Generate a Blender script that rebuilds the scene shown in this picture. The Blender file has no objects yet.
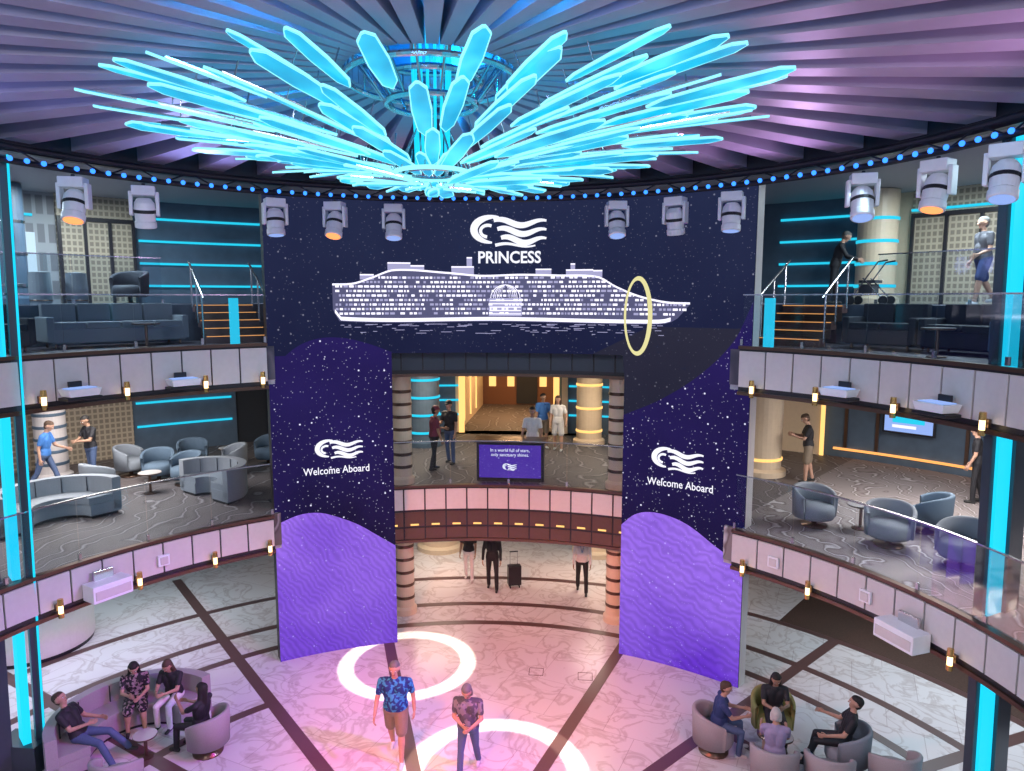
import bpy, math, random
import numpy as np
from mathutils import Vector, Matrix
random.seed(7)
R=math.radians
sc=bpy.context.scene
try:
    sc.view_settings.view_transform='Standard'
    sc.view_settings.look='None'
    sc.view_settings.exposure=0.12
except Exception: pass

# ------------------------------------------------------------ materials
MATS={}
def nodes(m):
    m.use_nodes=True
    return m.node_tree.nodes,m.node_tree.links,m.node_tree.nodes.get('Principled BSDF')
def mat(name,col,rough=.5,metal=0.0,em=None,es=0.0,var=.06,scale=12,spec=.5,bump=0):
    if name in MATS: return MATS[name]
    m=bpy.data.materials.new(name);n,l,b=nodes(m)
    b.inputs['Roughness'].default_value=rough;b.inputs['Metallic'].default_value=metal
    b.inputs['Specular IOR Level'].default_value=spec
    tc=n.new('ShaderNodeTexCoord');nz=n.new('ShaderNodeTexNoise');nz.inputs['Scale'].default_value=scale
    l.new(tc.outputs['Object'],nz.inputs['Vector'])
    mx=n.new('ShaderNodeMix');mx.data_type='RGBA'
    mx.inputs[6].default_value=(*[max(0,c*(1-var)) for c in col],1)
    mx.inputs[7].default_value=(*[min(1,c*(1+var)) for c in col],1)
    l.new(nz.outputs['Fac'],mx.inputs[0]);l.new(mx.outputs[2],b.inputs['Base Color'])
    if em:
        b.inputs['Emission Color'].default_value=(*em,1);b.inputs['Emission Strength'].default_value=es
    MATS[name]=m;return m
def emis(name,col,s=1.0):
    if name in MATS: return MATS[name]
    m=bpy.data.materials.new(name);n,l,b=nodes(m)
    b.inputs['Base Color'].default_value=(*[c*.15 for c in col],1)
    b.inputs['Emission Color'].default_value=(*col,1);b.inputs['Emission Strength'].default_value=s
    b.inputs['Roughness'].default_value=.5;b.inputs['Specular IOR Level'].default_value=.15
    MATS[name]=m;return m
def ramp(n,pts,interp='LINEAR'):
    r=n.new('ShaderNodeValToRGB');r.color_ramp.interpolation=interp
    e=r.color_ramp.elements
    while len(e)>1: e.remove(e[0])
    e[0].position=pts[0][0];e[0].color=(*pts[0][1],1)
    for p,c in pts[1:]:
        x=e.new(p);x.color=(*c,1)
    return r
def mat_marble(name,c1,c2,rough=.16,scale=1.2):
    m=bpy.data.materials.new(name);n,l,b=nodes(m)
    tc=n.new('ShaderNodeTexCoord')
    nz=n.new('ShaderNodeTexNoise');nz.inputs['Scale'].default_value=scale;nz.inputs['Detail'].default_value=8;nz.inputs['Distortion'].default_value=1.6
    l.new(tc.outputs['Object'],nz.inputs['Vector'])
    r=ramp(n,[(0.0,c1),(.46,c1),(.495,c2),(.51,c2),(.55,c1),(1,c1)])
    l.new(nz.outputs['Fac'],r.inputs[0])
    br=n.new('ShaderNodeTexBrick');br.inputs['Scale'].default_value=1.0;br.inputs['Mortar Size'].default_value=.006
    br.inputs['Brick Width'].default_value=1.2;br.inputs['Row Height'].default_value=1.2
    br.inputs['Color1'].default_value=(1,1,1,1);br.inputs['Color2'].default_value=(.95,.95,.96,1);br.inputs['Mortar'].default_value=(.7,.65,.65,1)
    mp=n.new('ShaderNodeMapping');mp.inputs['Rotation'].default_value=(0,0,R(20));l.new(tc.outputs['Object'],mp.inputs[0]);l.new(mp.outputs[0],br.inputs['Vector'])
    mx=n.new('ShaderNodeMix');mx.data_type='RGBA';mx.blend_type='MULTIPLY';mx.inputs[0].default_value=1
    l.new(r.outputs[0],mx.inputs[6]);l.new(br.outputs['Color'],mx.inputs[7]);l.new(mx.outputs[2],b.inputs['Base Color'])
    b.inputs['Roughness'].default_value=rough;b.inputs['Specular IOR Level'].default_value=.35
    MATS[name]=m;return m
def mat_carpet(name,c1,c2,c3,ws=.35):
    m=bpy.data.materials.new(name);n,l,b=nodes(m)
    tc=n.new('ShaderNodeTexCoord')
    w=n.new('ShaderNodeTexWave');w.inputs['Scale'].default_value=ws;w.inputs['Distortion'].default_value=12;w.inputs['Detail'].default_value=3;w.inputs['Detail Scale'].default_value=1.3
    l.new(tc.outputs['Object'],w.inputs['Vector'])
    r=ramp(n,[(0,c1),(.3,c1),(.45,c2),(.62,c3),(.75,c2),(1,c1)])
    l.new(w.outputs['Fac'],r.inputs[0]);l.new(r.outputs[0],b.inputs['Base Color'])
    b.inputs['Roughness'].default_value=.6
    MATS[name]=m;return m
def mat_slats(name,c1,c2,freq,zf):
    """fine louvre grille: vertical slats around the atrium axis with a light horizontal rhythm"""
    m=bpy.data.materials.new(name);n,l,b=nodes(m)
    tc=n.new('ShaderNodeTexCoord');sx=n.new('ShaderNodeSeparateXYZ');l.new(tc.outputs['Object'],sx.inputs[0])
    at=n.new('ShaderNodeMath');at.operation='ARCTAN2';l.new(sx.outputs[0],at.inputs[0]);l.new(sx.outputs[1],at.inputs[1])
    res=[]
    for src,k in ((at.outputs[0],freq),(sx.outputs[2],zf)):
        a=n.new('ShaderNodeMath');a.operation='MULTIPLY';a.inputs[1].default_value=k;l.new(src,a.inputs[0])
        s=n.new('ShaderNodeMath');s.operation='SINE';l.new(a.outputs[0],s.inputs[0]);res.append(s)
    mm=n.new('ShaderNodeMath');mm.operation='MAXIMUM';l.new(res[0].outputs[0],mm.inputs[0]);l.new(res[1].outputs[0],mm.inputs[1])
    r=ramp(n,[(0,c2),(.35,c2),(.6,c1),(1,c1)]);l.new(mm.outputs[0],r.inputs[0]);l.new(r.outputs[0],b.inputs['Base Color'])
    b.inputs['Roughness'].default_value=.5
    MATS[name]=m;return m
def mat_screen(name,ca,cb,star=0.0,zlo=0,zhi=10,mesh=False):
    """self-lit LED wall image: vertical gradient + procedural star field"""
    m=bpy.data.materials.new(name);n,l,b=nodes(m)
    b.inputs['Base Color'].default_value=(.004,.004,.006,1);b.inputs['Roughness'].default_value=.6
    b.inputs['Specular IOR Level'].default_value=.05
    tc=n.new('ShaderNodeTexCoord');sx=n.new('ShaderNodeSeparateXYZ');l.new(tc.outputs['Object'],sx.inputs[0])
    mr=n.new('ShaderNodeMapRange');mr.inputs[1].default_value=zlo;mr.inputs[2].default_value=zhi;l.new(sx.outputs[2],mr.inputs[0])
    nz=n.new('ShaderNodeTexNoise');nz.inputs['Scale'].default_value=.55;nz.inputs['Detail'].default_value=3;l.new(tc.outputs['Object'],nz.inputs['Vector'])
    ad=n.new('ShaderNodeMath');ad.operation='MULTIPLY_ADD';ad.inputs[1].default_value=1.1;ad.inputs[2].default_value=-.55;l.new(nz.outputs['Fac'],ad.inputs[0])
    a2=n.new('ShaderNodeMath');a2.operation='ADD';a2.use_clamp=True;l.new(ad.outputs[0],a2.inputs[0]);l.new(mr.outputs[0],a2.inputs[1])
    mx=n.new('ShaderNodeMix');mx.data_type='RGBA';mx.inputs[6].default_value=(*ca,1);mx.inputs[7].default_value=(*cb,1)
    l.new(a2.outputs[0],mx.inputs[0]);out=mx.outputs[2]
    for sc_,thr,st in ((5,.12,star),(13,.16,star*.6)):
        if st<=0: continue
        v=n.new('ShaderNodeTexVoronoi');v.inputs['Scale'].default_value=sc_;l.new(tc.outputs['Object'],v.inputs['Vector'])
        q=n.new('ShaderNodeMapRange');q.inputs[1].default_value=thr;q.inputs[2].default_value=thr*.5;q.inputs[3].default_value=0;q.inputs[4].default_value=st
        l.new(v.outputs['Distance'],q.inputs[0])
        mm=n.new('ShaderNodeMix');mm.data_type='RGBA';mm.blend_type='ADD';mm.inputs[0].default_value=1
        cc=n.new('ShaderNodeCombineColor')
        for i,k in enumerate((.8,.8,1.0)):
            w=n.new('ShaderNodeMath');w.operation='MULTIPLY';w.inputs[1].default_value=k;l.new(q.outputs[0],w.inputs[0]);l.new(w.outputs[0],cc.inputs[i])
        l.new(out,mm.inputs[6]);l.new(cc.outputs[0],mm.inputs[7]);out=mm.outputs[2]
    if mesh:
        w=n.new('ShaderNodeTexWave');w.wave_type='BANDS';w.bands_direction='DIAGONAL';w.inputs['Scale'].default_value=3.5;w.inputs['Distortion'].default_value=7;w.inputs['Detail'].default_value=1
        l.new(tc.outputs['Object'],w.inputs['Vector'])
        mm=n.new('ShaderNodeMix');mm.data_type='RGBA';mm.blend_type='MULTIPLY';mm.inputs[0].default_value=.22
        l.new(out,mm.inputs[6]);l.new(w.outputs['Color'],mm.inputs[7]);out=mm.outputs[2]
    l.new(out,b.inputs['Emission Color']);b.inputs['Emission Strength'].default_value=1.0
    MATS[name]=m;return m
def mat_glass(name,tint):
    m=bpy.data.materials.new(name);m.use_nodes=True;n=m.node_tree.nodes;l=m.node_tree.links;n.clear()
    o=n.new('ShaderNodeOutputMaterial');t=n.new('ShaderNodeBsdfTransparent');t.inputs[0].default_value=(*tint,1)
    g=n.new('ShaderNodeBsdfGlossy');g.inputs['Roughness'].default_value=.05
    fr=n.new('ShaderNodeFresnel');fr.inputs[0].default_value=1.4
    ad=n.new('ShaderNodeMath');ad.operation='MULTIPLY_ADD';ad.inputs[1].default_value=.4;ad.inputs[2].default_value=.01;l.new(fr.outputs[0],ad.inputs[0])
    mx=n.new('ShaderNodeMixShader');l.new(ad.outputs[0],mx.inputs[0]);l.new(t.outputs[0],mx.inputs[1]);l.new(g.outputs[0],mx.inputs[2]);l.new(mx.outputs[0],o.inputs[0])
    MATS[name]=m;return m

mat_marble('marble_white',(.70,.66,.66),(.56,.50,.49),.22)
mat('inlay_brown',(.12,.065,.06),.3)
mat('carpet_darkbrown',(.07,.035,.025),.85,scale=30,var=.5)
mat_carpet('carpet_mid',(.13,.11,.11),(.075,.06,.062),(.30,.28,.29))
mat_carpet('carpet_right',(.26,.23,.23),(.13,.10,.10),(.58,.56,.58),.45)
mat_carpet('carpet_up',(.06,.055,.08),(.10,.09,.12),(.14,.12,.15))
mat('fascia_cream',(.66,.61,.60),.35)
mat('fascia_dark',(.025,.022,.028),.35)
mat('bronze',(.16,.10,.075),.3,.8)
mat('chrome',(.6,.6,.62),.2,1.0)
mat('gold',(.75,.48,.16),.25,1.0)
mat('slate',(.085,.13,.19),.45,var=.25,scale=3)
mat('slate_dark',(.02,.025,.035),.5)
mat('cream_wall',(.70,.56,.40),.4)
mat('warm_brown',(.20,.09,.05),.5)
mat_slats('louvre_tan',(.50,.42,.31),(.26,.21,.16),700,40)
mat_slats('louvre_grey',(.34,.35,.37),(.18,.18,.20),380,9)
mat('ceil_mid',(.40,.39,.43),.6)
mat('ceil_dome',(.10,.13,.28),.7)
mat('fin',(.34,.29,.38),.45,var=.15,scale=2)
mat('black_metal',(.015,.015,.02),.4)
mat('white_plastic',(.88,.88,.92),.35)
mat('pillar_dark',(.05,.065,.085),.3,.3)
emis('cyan_led',(.010,.55,.80),1.25)
emis('cyan_strip',(.02,.54,.76),1.05)
emis('blue_led',(.03,.20,1.0),2.4)
emis('orange_led',(1.0,.42,.12),1.2)
emis('gold_led',(1.0,.58,.18),1.3)
emis('lamp_warm',(1.0,.72,.36),3)
emis('lens_orange',(1.0,.30,.10),1.6)
emis('lens_blue',(.3,.45,.9),.9)
emis('logo_white',(.88,.88,.97),1.0)
emis('ship_white',(.88,.85,1.0),1.2)
emis('ship_dim',(.085,.085,.17),1.0)
emis('ship_mid',(.36,.35,.55),1.0)
emis('ring_gold',(.80,.74,.35),.9)
emis('window_day',(.60,.78,.92),.9)
emis('blade_rim',(.30,.88,1.0),1.15)
mat_glass('glass',(.88,.92,.95))
mat_screen('scr_top',(.008,.010,.040),(.016,.022,.062),.22,6.5,10.2)
mat_screen('scr_grey',(.014,.014,.030),(.022,.022,.042),.10,5,8)
mat_screen('scr_star',(.006,.004,.032),(.018,.010,.095),1.0,2,7)
mat_screen('scr_purple',(.13,.035,.58),(.40,.20,.92),.25,-.8,4.4,True)
mat_screen('scr_desk',(.08,.03,.35),(.25,.12,.6),.4,3.4,4.6)
def blade_mat():
    m=bpy.data.materials.new('blade');n,l,b=nodes(m)
    tc=n.new('ShaderNodeTexCoord');nz=n.new('ShaderNodeTexNoise');nz.inputs['Scale'].default_value=1.8;l.new(tc.outputs['Object'],nz.inputs['Vector'])
    r=ramp(n,[(.3,(.002,.26,.50)),(.5,(.01,.46,.72)),(.68,(.07,.74,.92))]);l.new(nz.outputs['Fac'],r.inputs[0])
    l.new(r.outputs[0],b.inputs['Emission Color']);b.inputs['Emission Strength'].default_value=1.1
    b.inputs['Base Color'].default_value=(.01,.08,.12,1);b.inputs['Roughness'].default_value=.4
    MATS['blade']=m
blade_mat()

# ------------------------------------------------------------ mesh builder
COL=sc.collection
class MB:
    def __init__(s): s.v=[];s.f=[];s.m=[];s.keys=[];s.T=Matrix.Identity(4)
    def k(s,key):
        if key not in s.keys: s.keys.append(key)
        return s.keys.index(key)
    def add(s,vs,fs,key):
        o=len(s.v);T=s.T
        s.v+= [tuple(T@Vector(p)) for p in vs];i=s.k(key)
        for f in fs: s.f.append([a+o for a in f]);s.m.append(i)
    def box(s,c,d,key,rz=0,taper=1.0,shx=0.0):
        hx,hy,hz=d[0]/2,d[1]/2,d[2]/2;ca,sa=math.cos(rz),math.sin(rz);vs=[]
        for z in(-1,1):
            k=taper if z<0 else 1
            for x,y in((-1,-1),(1,-1),(1,1),(-1,1)):
                X=x*hx*k;Y=y*hy*k;vs.append((c[0]+X*ca-Y*sa+shx*z*hz,c[1]+X*sa+Y*ca,c[2]+z*hz))
        s.add(vs,[(3,2,1,0),(4,5,6,7),(0,1,5,4),(1,2,6,5),(2,3,7,6),(3,0,4,7)],key)
    def arc(s,r0,r1,z0,z1,a0,a1,key,n=None,c=(0,0)):
        if n is None: n=max(1,int(abs(a1-a0)/2.5))
        vs=[]
        for i in range(n+1):
            a=R(a0+(a1-a0)*i/n);sn,cs=math.sin(a),math.cos(a)
            for r,z in((r0,z0),(r1,z0),(r1,z1),(r0,z1)): vs.append((c[0]+r*sn,c[1]+r*cs,z))
        fs=[(0,1,2,3),(4*n+3,4*n+2,4*n+1,4*n)]
        for i in range(n):
            for j in range(4):
                a=4*i+j;b=4*i+(j+1)%4;fs.append((a,a+4,b+4,b))
        s.add(vs,fs,key)
    def tube(s,p0,p1,r0,r1,key,n=12):
        p0=Vector(p0);p1=Vector(p1);d=(p1-p0).normalized()
        u=d.orthogonal().normalized();w=d.cross(u);vs=[]
        for p,r in((p0,r0),(p1,r1)):
            for i in range(n):
                a=2*math.pi*i/n;vs.append(tuple(p+u*(r*math.cos(a))+w*(r*math.sin(a))))
        fs=[tuple(range(n))[::-1],tuple(range(n,2*n))]+[(i,(i+1)%n,n+(i+1)%n,n+i) for i in range(n)]
        s.add(vs,fs,key)
    def lathe(s,c,prof,key,n=24,a0=0,a1=360):
        full=abs(a1-a0)>=360;m=n if full else n+1;vs=[];P=len(prof)
        for i in range(m):
            a=R(a0+(a1-a0)*i/n)
            for r,z in prof: vs.append((c[0]+r*math.sin(a),c[1]+r*math.cos(a),c[2]+z))
        fs=[]
        for i in range(n):
            j=(i+1)%m
            for q in range(P-1): fs.append((i*P+q,j*P+q,j*P+q+1,i*P+q+1))
        s.add(vs,fs,key)
    def ball(s,c,r,key,n=10,mz=6):
        if not hasattr(r,'__len__'): r=(r,r,r)
        vs=[];fs=[]
        for j in range(mz+1):
            t=math.pi*j/mz
            for i in range(n):
                a=2*math.pi*i/n;vs.append((c[0]+r[0]*math.sin(t)*math.cos(a),c[1]+r[1]*math.sin(t)*math.sin(a),c[2]+r[2]*math.cos(t)))
        for j in range(mz):
            for i in range(n): fs.append((j*n+i,(j+1)*n+i,(j+1)*n+(i+1)%n,j*n+(i+1)%n))
        s.add(vs,fs,key)
    def torus(s,c,Rr,r,key,n=48,m=8):
        vs=[];fs=[]
        for i in range(n):
            a=2*math.pi*i/n
            for j in range(m):
                b=2*math.pi*j/m;q=Rr+r*math.cos(b);vs.append((c[0]+q*math.cos(a),c[1]+q*math.sin(a),c[2]+r*math.sin(b)))
        for i in range(n):
            for j in range(m): fs.append((i*m+j,((i+1)%n)*m+j,((i+1)%n)*m+(j+1)%m,i*m+(j+1)%m))
        s.add(vs,fs,key)
    def build(s,name,loc=(0,0,0),rz=0,bevel=0,smooth=False,parent=None):
        me=bpy.data.meshes.new(name);me.from_pydata(s.v,[],s.f)
        for k in s.keys: me.materials.append(MATS[k])
        me.polygons.foreach_set('material_index',s.m)
        if smooth: me.polygons.foreach_set('use_smooth',[True]*len(s.f))
        me.validate();me.update()
        o=bpy.data.objects.new(name,me);COL.objects.link(o);o.location=loc;o.rotation_euler=(0,0,rz)
        if bevel:
            b=o.modifiers.new('bevel','BEVEL');b.width=bevel;b.segments=2;b.limit_method='ANGLE';b.angle_limit=R(50)
        if parent: o.parent=parent
        return o
def pol(r,a,z=0): return (r*math.sin(R(a)),r*math.cos(R(a)),z)

# ------------------------------------------------------------ floors
b=MB()
b.arc(0.001,17,-.2,0,0,360,'marble_white',96)
for a in (-64,-43,-20,20,43,64):
    T=Matrix.Rotation(-R(a),4,'Z');b.T=T
    b.box((0,8.2,.002),(.24,12.0,.006),'inlay_brown')
b.T=Matrix.Identity(4)
for r in (8.45,9.55,11.3):
    b.arc(r,r+.2,0,.006,-100,100,'inlay_brown',90)
b.arc(6.2,6.4,0,.006,43,100,'inlay_brown',40);b.arc(6.2,6.4,0,.006,-100,-43,'inlay_brown',40)
b.arc(11.5,17,0,.008,36,100,'carpet_darkbrown',40)
for x,y in ((.85,6.3),(1.9,6.2)): # service hatches in the dance floor
    for dx,dy,w,h in((-.15,0,.015,.3),(.15,0,.015,.3),(0,-.15,.3,.015),(0,.15,.3,.015)): b.box((x+dx,y+dy,.002),(w,h,.005),'inlay_brown')
b.build('floor')
b=MB()
b.arc(7.76,16.2,2.7,3.4,-88,-37,'carpet_mid');b.arc(8.96,16.2,2.7,3.4,-37,37,'carpet_mid');b.arc(7.76,16.2,2.7,3.4,37,88,'carpet_right')
b.box((-.7,19.5,3.05),(5,8,.7),'carpet_mid')
b.build('floor_mezzanine')
b=MB()
b.arc(7.76,11,6.3,7.0,-88,-37,'carpet_up');b.arc(7.76,11,6.3,7.0,37,88,'carpet_up')
b.arc(11,16.2,6.3,7.85,-88,-33,'carpet_up');b.arc(11,16.2,6.3,7.85,33,88,'carpet_up');b.arc(8.96,16.2,6.3,7.0,-37,37,'carpet_up')
b.arc(10.98,11.02,7.0,7.85,-88,-42,'slate');b.arc(10.98,11.02,7.0,7.85,42,88,'slate')
b.build('floor_upper')
b=MB();b.arc(7.8,16.2,6.2,6.3,-88,-37,'ceil_mid');b.arc(7.8,16.2,6.2,6.3,37,88,'ceil_mid');b.arc(9,16.2,6.2,6.3,-37,37,'ceil_mid')
b.arc(7.8,16.2,2.62,2.7,-88,-37,'ceil_mid');b.arc(7.8,16.2,2.62,2.7,37,88,'ceil_mid');b.arc(9,16.2,2.62,2.7,-37,37,'ceil_mid')
b.build('ceiling_decks')

# ------------------------------------------------------------ balcony fascias
def fascia(z0,z1,r,a0,a1,name,step=4.3,split=None,key='fascia_cream'):
    b=MB()
    b.arc(r,r+.055,z0,z1,a0,a1,'fascia_dark')
    n=max(1,round(abs(a1-a0)/step));st=(a1-a0)/n
    for i in range(n):
        x0=a0+st*i+.12;x1=a0+st*(i+1)-.12
        b.arc(r-.035,r,(split or z0+.13),z1-.07,x0,x1,key,3)
        if split:
            b.arc(r-.02,r,z0+.38,split-.06,x0,x1,'bronze',3)
            b.arc(r-.02,r,z0+.05,z0+.33,x0,x1,'bronze',3)
            b.arc(r-.03,r-.02,z0+.40,z0+.44,x0+.9,x1-.9,'gold_led',2)
    b.arc(r-.06,r+.055,z1-.03,z1+.03,a0,a1,'bronze');b.arc(r-.05,r+.055,z0-.03,z0+.04,a0,a1,'bronze')
    return b.build(name)
fascia(6.15,7.05,7.7,-84,-38.2,'balcony_fascia');fascia(6.15,7.05,7.7,38.6,84,'balcony_fascia')
fascia(2.6,3.37,7.7,-84,-38.2,'balcony_fascia');fascia(2.6,3.37,7.7,38.6,84,'balcony_fascia')
fascia(2.02,3.4,8.9,-20,20,'balcony_fascia',3.2,2.82);fascia(6.15,7.0,8.9,-20,20,'balcony_fascia',3.2,None,'pillar_dark')
def glass(z0,z1,r,a0,a1,name='glass_balustrade',step=9):
    b=MB();n=max(1,round((a1-a0)/step));st=(a1-a0)/n
    for i in range(n): b.arc(r,r+.02,z0,z1,a0+st*i+.08,a0+st*(i+1)-.08,'glass',5)
    b.arc(r-.012,r+.032,z1,z1+.025,a0,a1,'chrome')
    for i in range(n+1): b.box(pol(r+.01,a0+st*i,z0+.06),(.05,.05,.12),'chrome',-R(a0+st*i))
    b.build(name)
glass(7.09,8.05,7.72,-84,-38.4);glass(7.09,8.05,7.72,38.8,84)
glass(3.41,4.5,7.72,-84,-38.4);glass(3.41,4.5,7.72,38.8,84)
glass(3.44,4.5,8.92,-18.5,18.5)
glass(7.85,8.9,11.05,-84,-46);glass(7.85,8.9,11.05,46,84)
for a in (-42.5,42.3):
    b=MB();b.box(pol(7.86,a,7.5),(.16,.12,1.0),'cyan_strip',-R(a));b.build('light_post')

# ------------------------------------------------------------ walls
def strips(b,r,a0,a1,zs,key='cyan_strip',h=.06):
    for z in zs: b.arc(r-.06,r,z,z+h,a0,a1,key)
b=MB();b.arc(16,16.2,0,2.7,-88,88,'slate_dark')
strips(b,15.98,-13,-7,(.7,1.3,1.9));strips(b,15.98,5,12,(.7,1.3,1.9));strips(b,15.98,-50,-30,(1.9,))
b.build('wall_ground')
b=MB()
b.arc(16,16.2,3.4,6.2,-88,-56,'slate');b.arc(15.9,16.2,3.4,6.2,-56,-45,'louvre_tan');b.arc(16,16.2,3.4,6.2,-45,-34.5,'slate')
b.arc(16.1,16.2,3.4,6.2,-34.5,-31,'slate_dark');b.arc(16,16.2,3.4,6.2,-31,-8,'slate')
b.arc(16,16.2,3.4,6.2,3.2,28,'slate');b.arc(15.9,16.2,3.4,6.2,28,34,'cream_wall');b.arc(16,16.2,3.4,6.2,34,88,'slate')
strips(b,15.98,-44.6,-35,(4.2,4.9,5.6));strips(b,15.98,-14,-8.5,(4.0,4.5,5.0,5.5));strips(b,15.98,5,12,(4.0,4.5,5.0,5.5))
strips(b,15.98,35,60,(3.62,),'orange_led',.06);strips(b,15.98,38,60,(5.75,),'orange_led',.05)
for a in (36,39,47,50,53): b.arc(15.93,15.98,3.7,5.9,a,a+.3,'bronze',1)
b.arc(15.85,15.9,3.4,6.2,33.7,34.1,'gold_led');b.arc(15.85,15.9,3.4,6.2,28,28.4,'gold_led')
b.arc(15.9,15.98,3.4,6.2,-8.6,-7.9,'gold_led');b.arc(15.9,15.98,3.4,6.2,3.1,3.8,'gold_led')
b.build('wall_mezzanine')
b=MB()
b.arc(14.5,14.7,7.85,10.6,-88,-52,'louvre_grey');b.arc(14.4,14.7,7.85,10.6,-52,-45,'louvre_tan');b.arc(14.5,14.7,7.85,10.6,-45,-28,'slate')
b.arc(14.5,14.7,7.85,10.6,28,40,'slate');b.arc(14.5,14.7,7.85,10.6,40,43,'cream_wall');b.arc(14.4,14.7,7.85,10.6,43,58,'louvre_tan');b.arc(14.5,14.7,7.85,10.6,58,88,'louvre_grey')
strips(b,14.48,-44.5,-30,(8.3,8.9,9.5,10.1));strips(b,14.48,30,39.5,(8.3,8.9,9.5,10.1));strips(b,14.48,-70,-54,(10.0,));strips(b,14.38,43,60,(10.1,))
b.arc(14.35,14.4,8.1,9.6,-58.5,-54,'window_day')
for a in range(43,59,3): b.arc(14.33,14.4,7.85,10.0,a,a+.3,'fascia_dark',1)
for a in (-52,-49.7,-47.4,-45.2): b.arc(14.33,14.4,7.85,10.0,a,a+.3,'fascia_dark',1)
b.arc(14.33,14.4,9.95,10.05,43,58,'fascia_dark');b.arc(14.33,14.4,9.95,10.05,-52,-45,'fascia_dark')
b.build('wall_upper')
b=MB()
b.box((-2.5,19,4.8),(.2,6.4,2.8),'cream_wall');b.box((1.25,19,4.8),(.2,6.4,2.8),'cream_wall')
b.box((-.6,22.5,4.8),(4,.2,2.8),'warm_brown');b.box((-.6,19,6.3),(4.4,7,.2),'ceil_mid')
for x in (-2,-1.2,.2,.8): b.box((x,22.36,5.0),(.3,.05,1.6),'gold_led')
b.box((-.5,22.36,4.5),(.9,.06,2.1),'slate_dark')
for y in (17,18.5,20): b.box((-2.38,y,4.8),(.04,.1,2.4),'gold_led');b.box((1.13,y,4.8),(.04,.1,2.4),'gold_led')
b.build('wall_lobby')

def column(r,a,z0,z1,rad,name='column',key='cream_wall',bands='cyan_strip',nb=4):
    b=MB();h=z1-z0
    b.lathe((0,0,0),[(0,0),(rad*1.25,0),(rad*1.25,.14),(rad,.2),(rad,h-.02),(0,h-.02)],key,28)
    for i in range(nb):
        z=.4+(h-.6)*i/nb
        b.lathe((0,0,0),[(rad*1.0,z),(rad*1.05,z+.01),(rad*1.05,z+.07),(rad,z+.08)],bands,28)
    p=pol(r,a,z0);b.build(name,p,0,smooth=False)
for a in (-16.6,16.6):
    column(9.35,a,0,2.62,.24,bands='bronze',nb=6);column(9.35,a,3.4,6.2,.24,bands='bronze',nb=7)
column(14.4,-54,3.4,6.2,.36,key='fascia_cream',bands='slate',nb=7)
column(12.6,31.2,3.4,6.2,.5,bands='gold_led',nb=1)
column(13.6,41,7.85,10.6,.45,bands='cyan_strip',nb=4)
column(13.4,-57.5,7.85,10.6,.35,key='slate',bands='chrome',nb=3)
column(14,-11,0,2.62,.6,bands='cyan_strip',nb=3);column(14,9.5,0,2.62,.6,bands='cyan_strip',nb=3)
column(14,-13,3.4,6.2,.5,key='slate',bands='cyan_strip',nb=4);column(14.4,8.2,3.4,6.2,.4,key='cream_wall',bands='gold_led',nb=3)

# ------------------------------------------------------------ ceiling
b=MB();b.arc(.001,16.5,11.2,11.3,0,360,'ceil_dome',72);b.build('ceiling')
b=MB();b.arc(7.9,16.2,10.6,10.75,25,335,'ceil_mid',90);b.arc(7.9,16.2,10.6,10.75,-25,25,'ceil_mid')
b.arc(7.75,7.9,10.3,11.2,0,360,'fascia_dark',96);b.build('ceiling_upper')
b=MB()
NF=44
for i in range(NF):
    a=360*(i+.5)/NF;T=Matrix.Rotation(-R(a),4,'Z');b.T=T
    w0,w1=.06,.23;r0,r1=.95,7.72;z0,z1=10.48,10.46;h=.34
    vs=[(-w0,r0,z0),(w0,r0,z0),(w0,r0,z0+h),(-w0,r0,z0+h),(-w1,r1,z1),(w1,r1,z1),(w1,r1,z1+h),(-w1,r1,z1+h)]
    b.add(vs,[(0,1,2,3),(7,6,5,4),(0,4,5,1),(1,5,6,2),(2,6,7,3),(3,7,4,0)],'fin')
b.T=Matrix.Identity(4);b.build('ceiling_beams')
b=MB()
b.torus((0,0,10.10),7.45,.05,'black_metal',96,8);b.torus((0,0,10.32),7.45,.05,'black_metal',96,8)
for i in range(48):
    a=7.5*i;b.tube(pol(7.45,a,10.10),pol(7.45,a+3.75,10.32),.015,.015,'black_metal',6);b.tube(pol(7.45,a+3.75,10.32),pol(7.45,a+7.5,10.10),.015,.015,'black_metal',6)
for i in range(180):
    b.ball(pol(7.36,2.0*i,10.12),.042,'blue_led',8,5)
b.build('lighting_truss')

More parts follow.
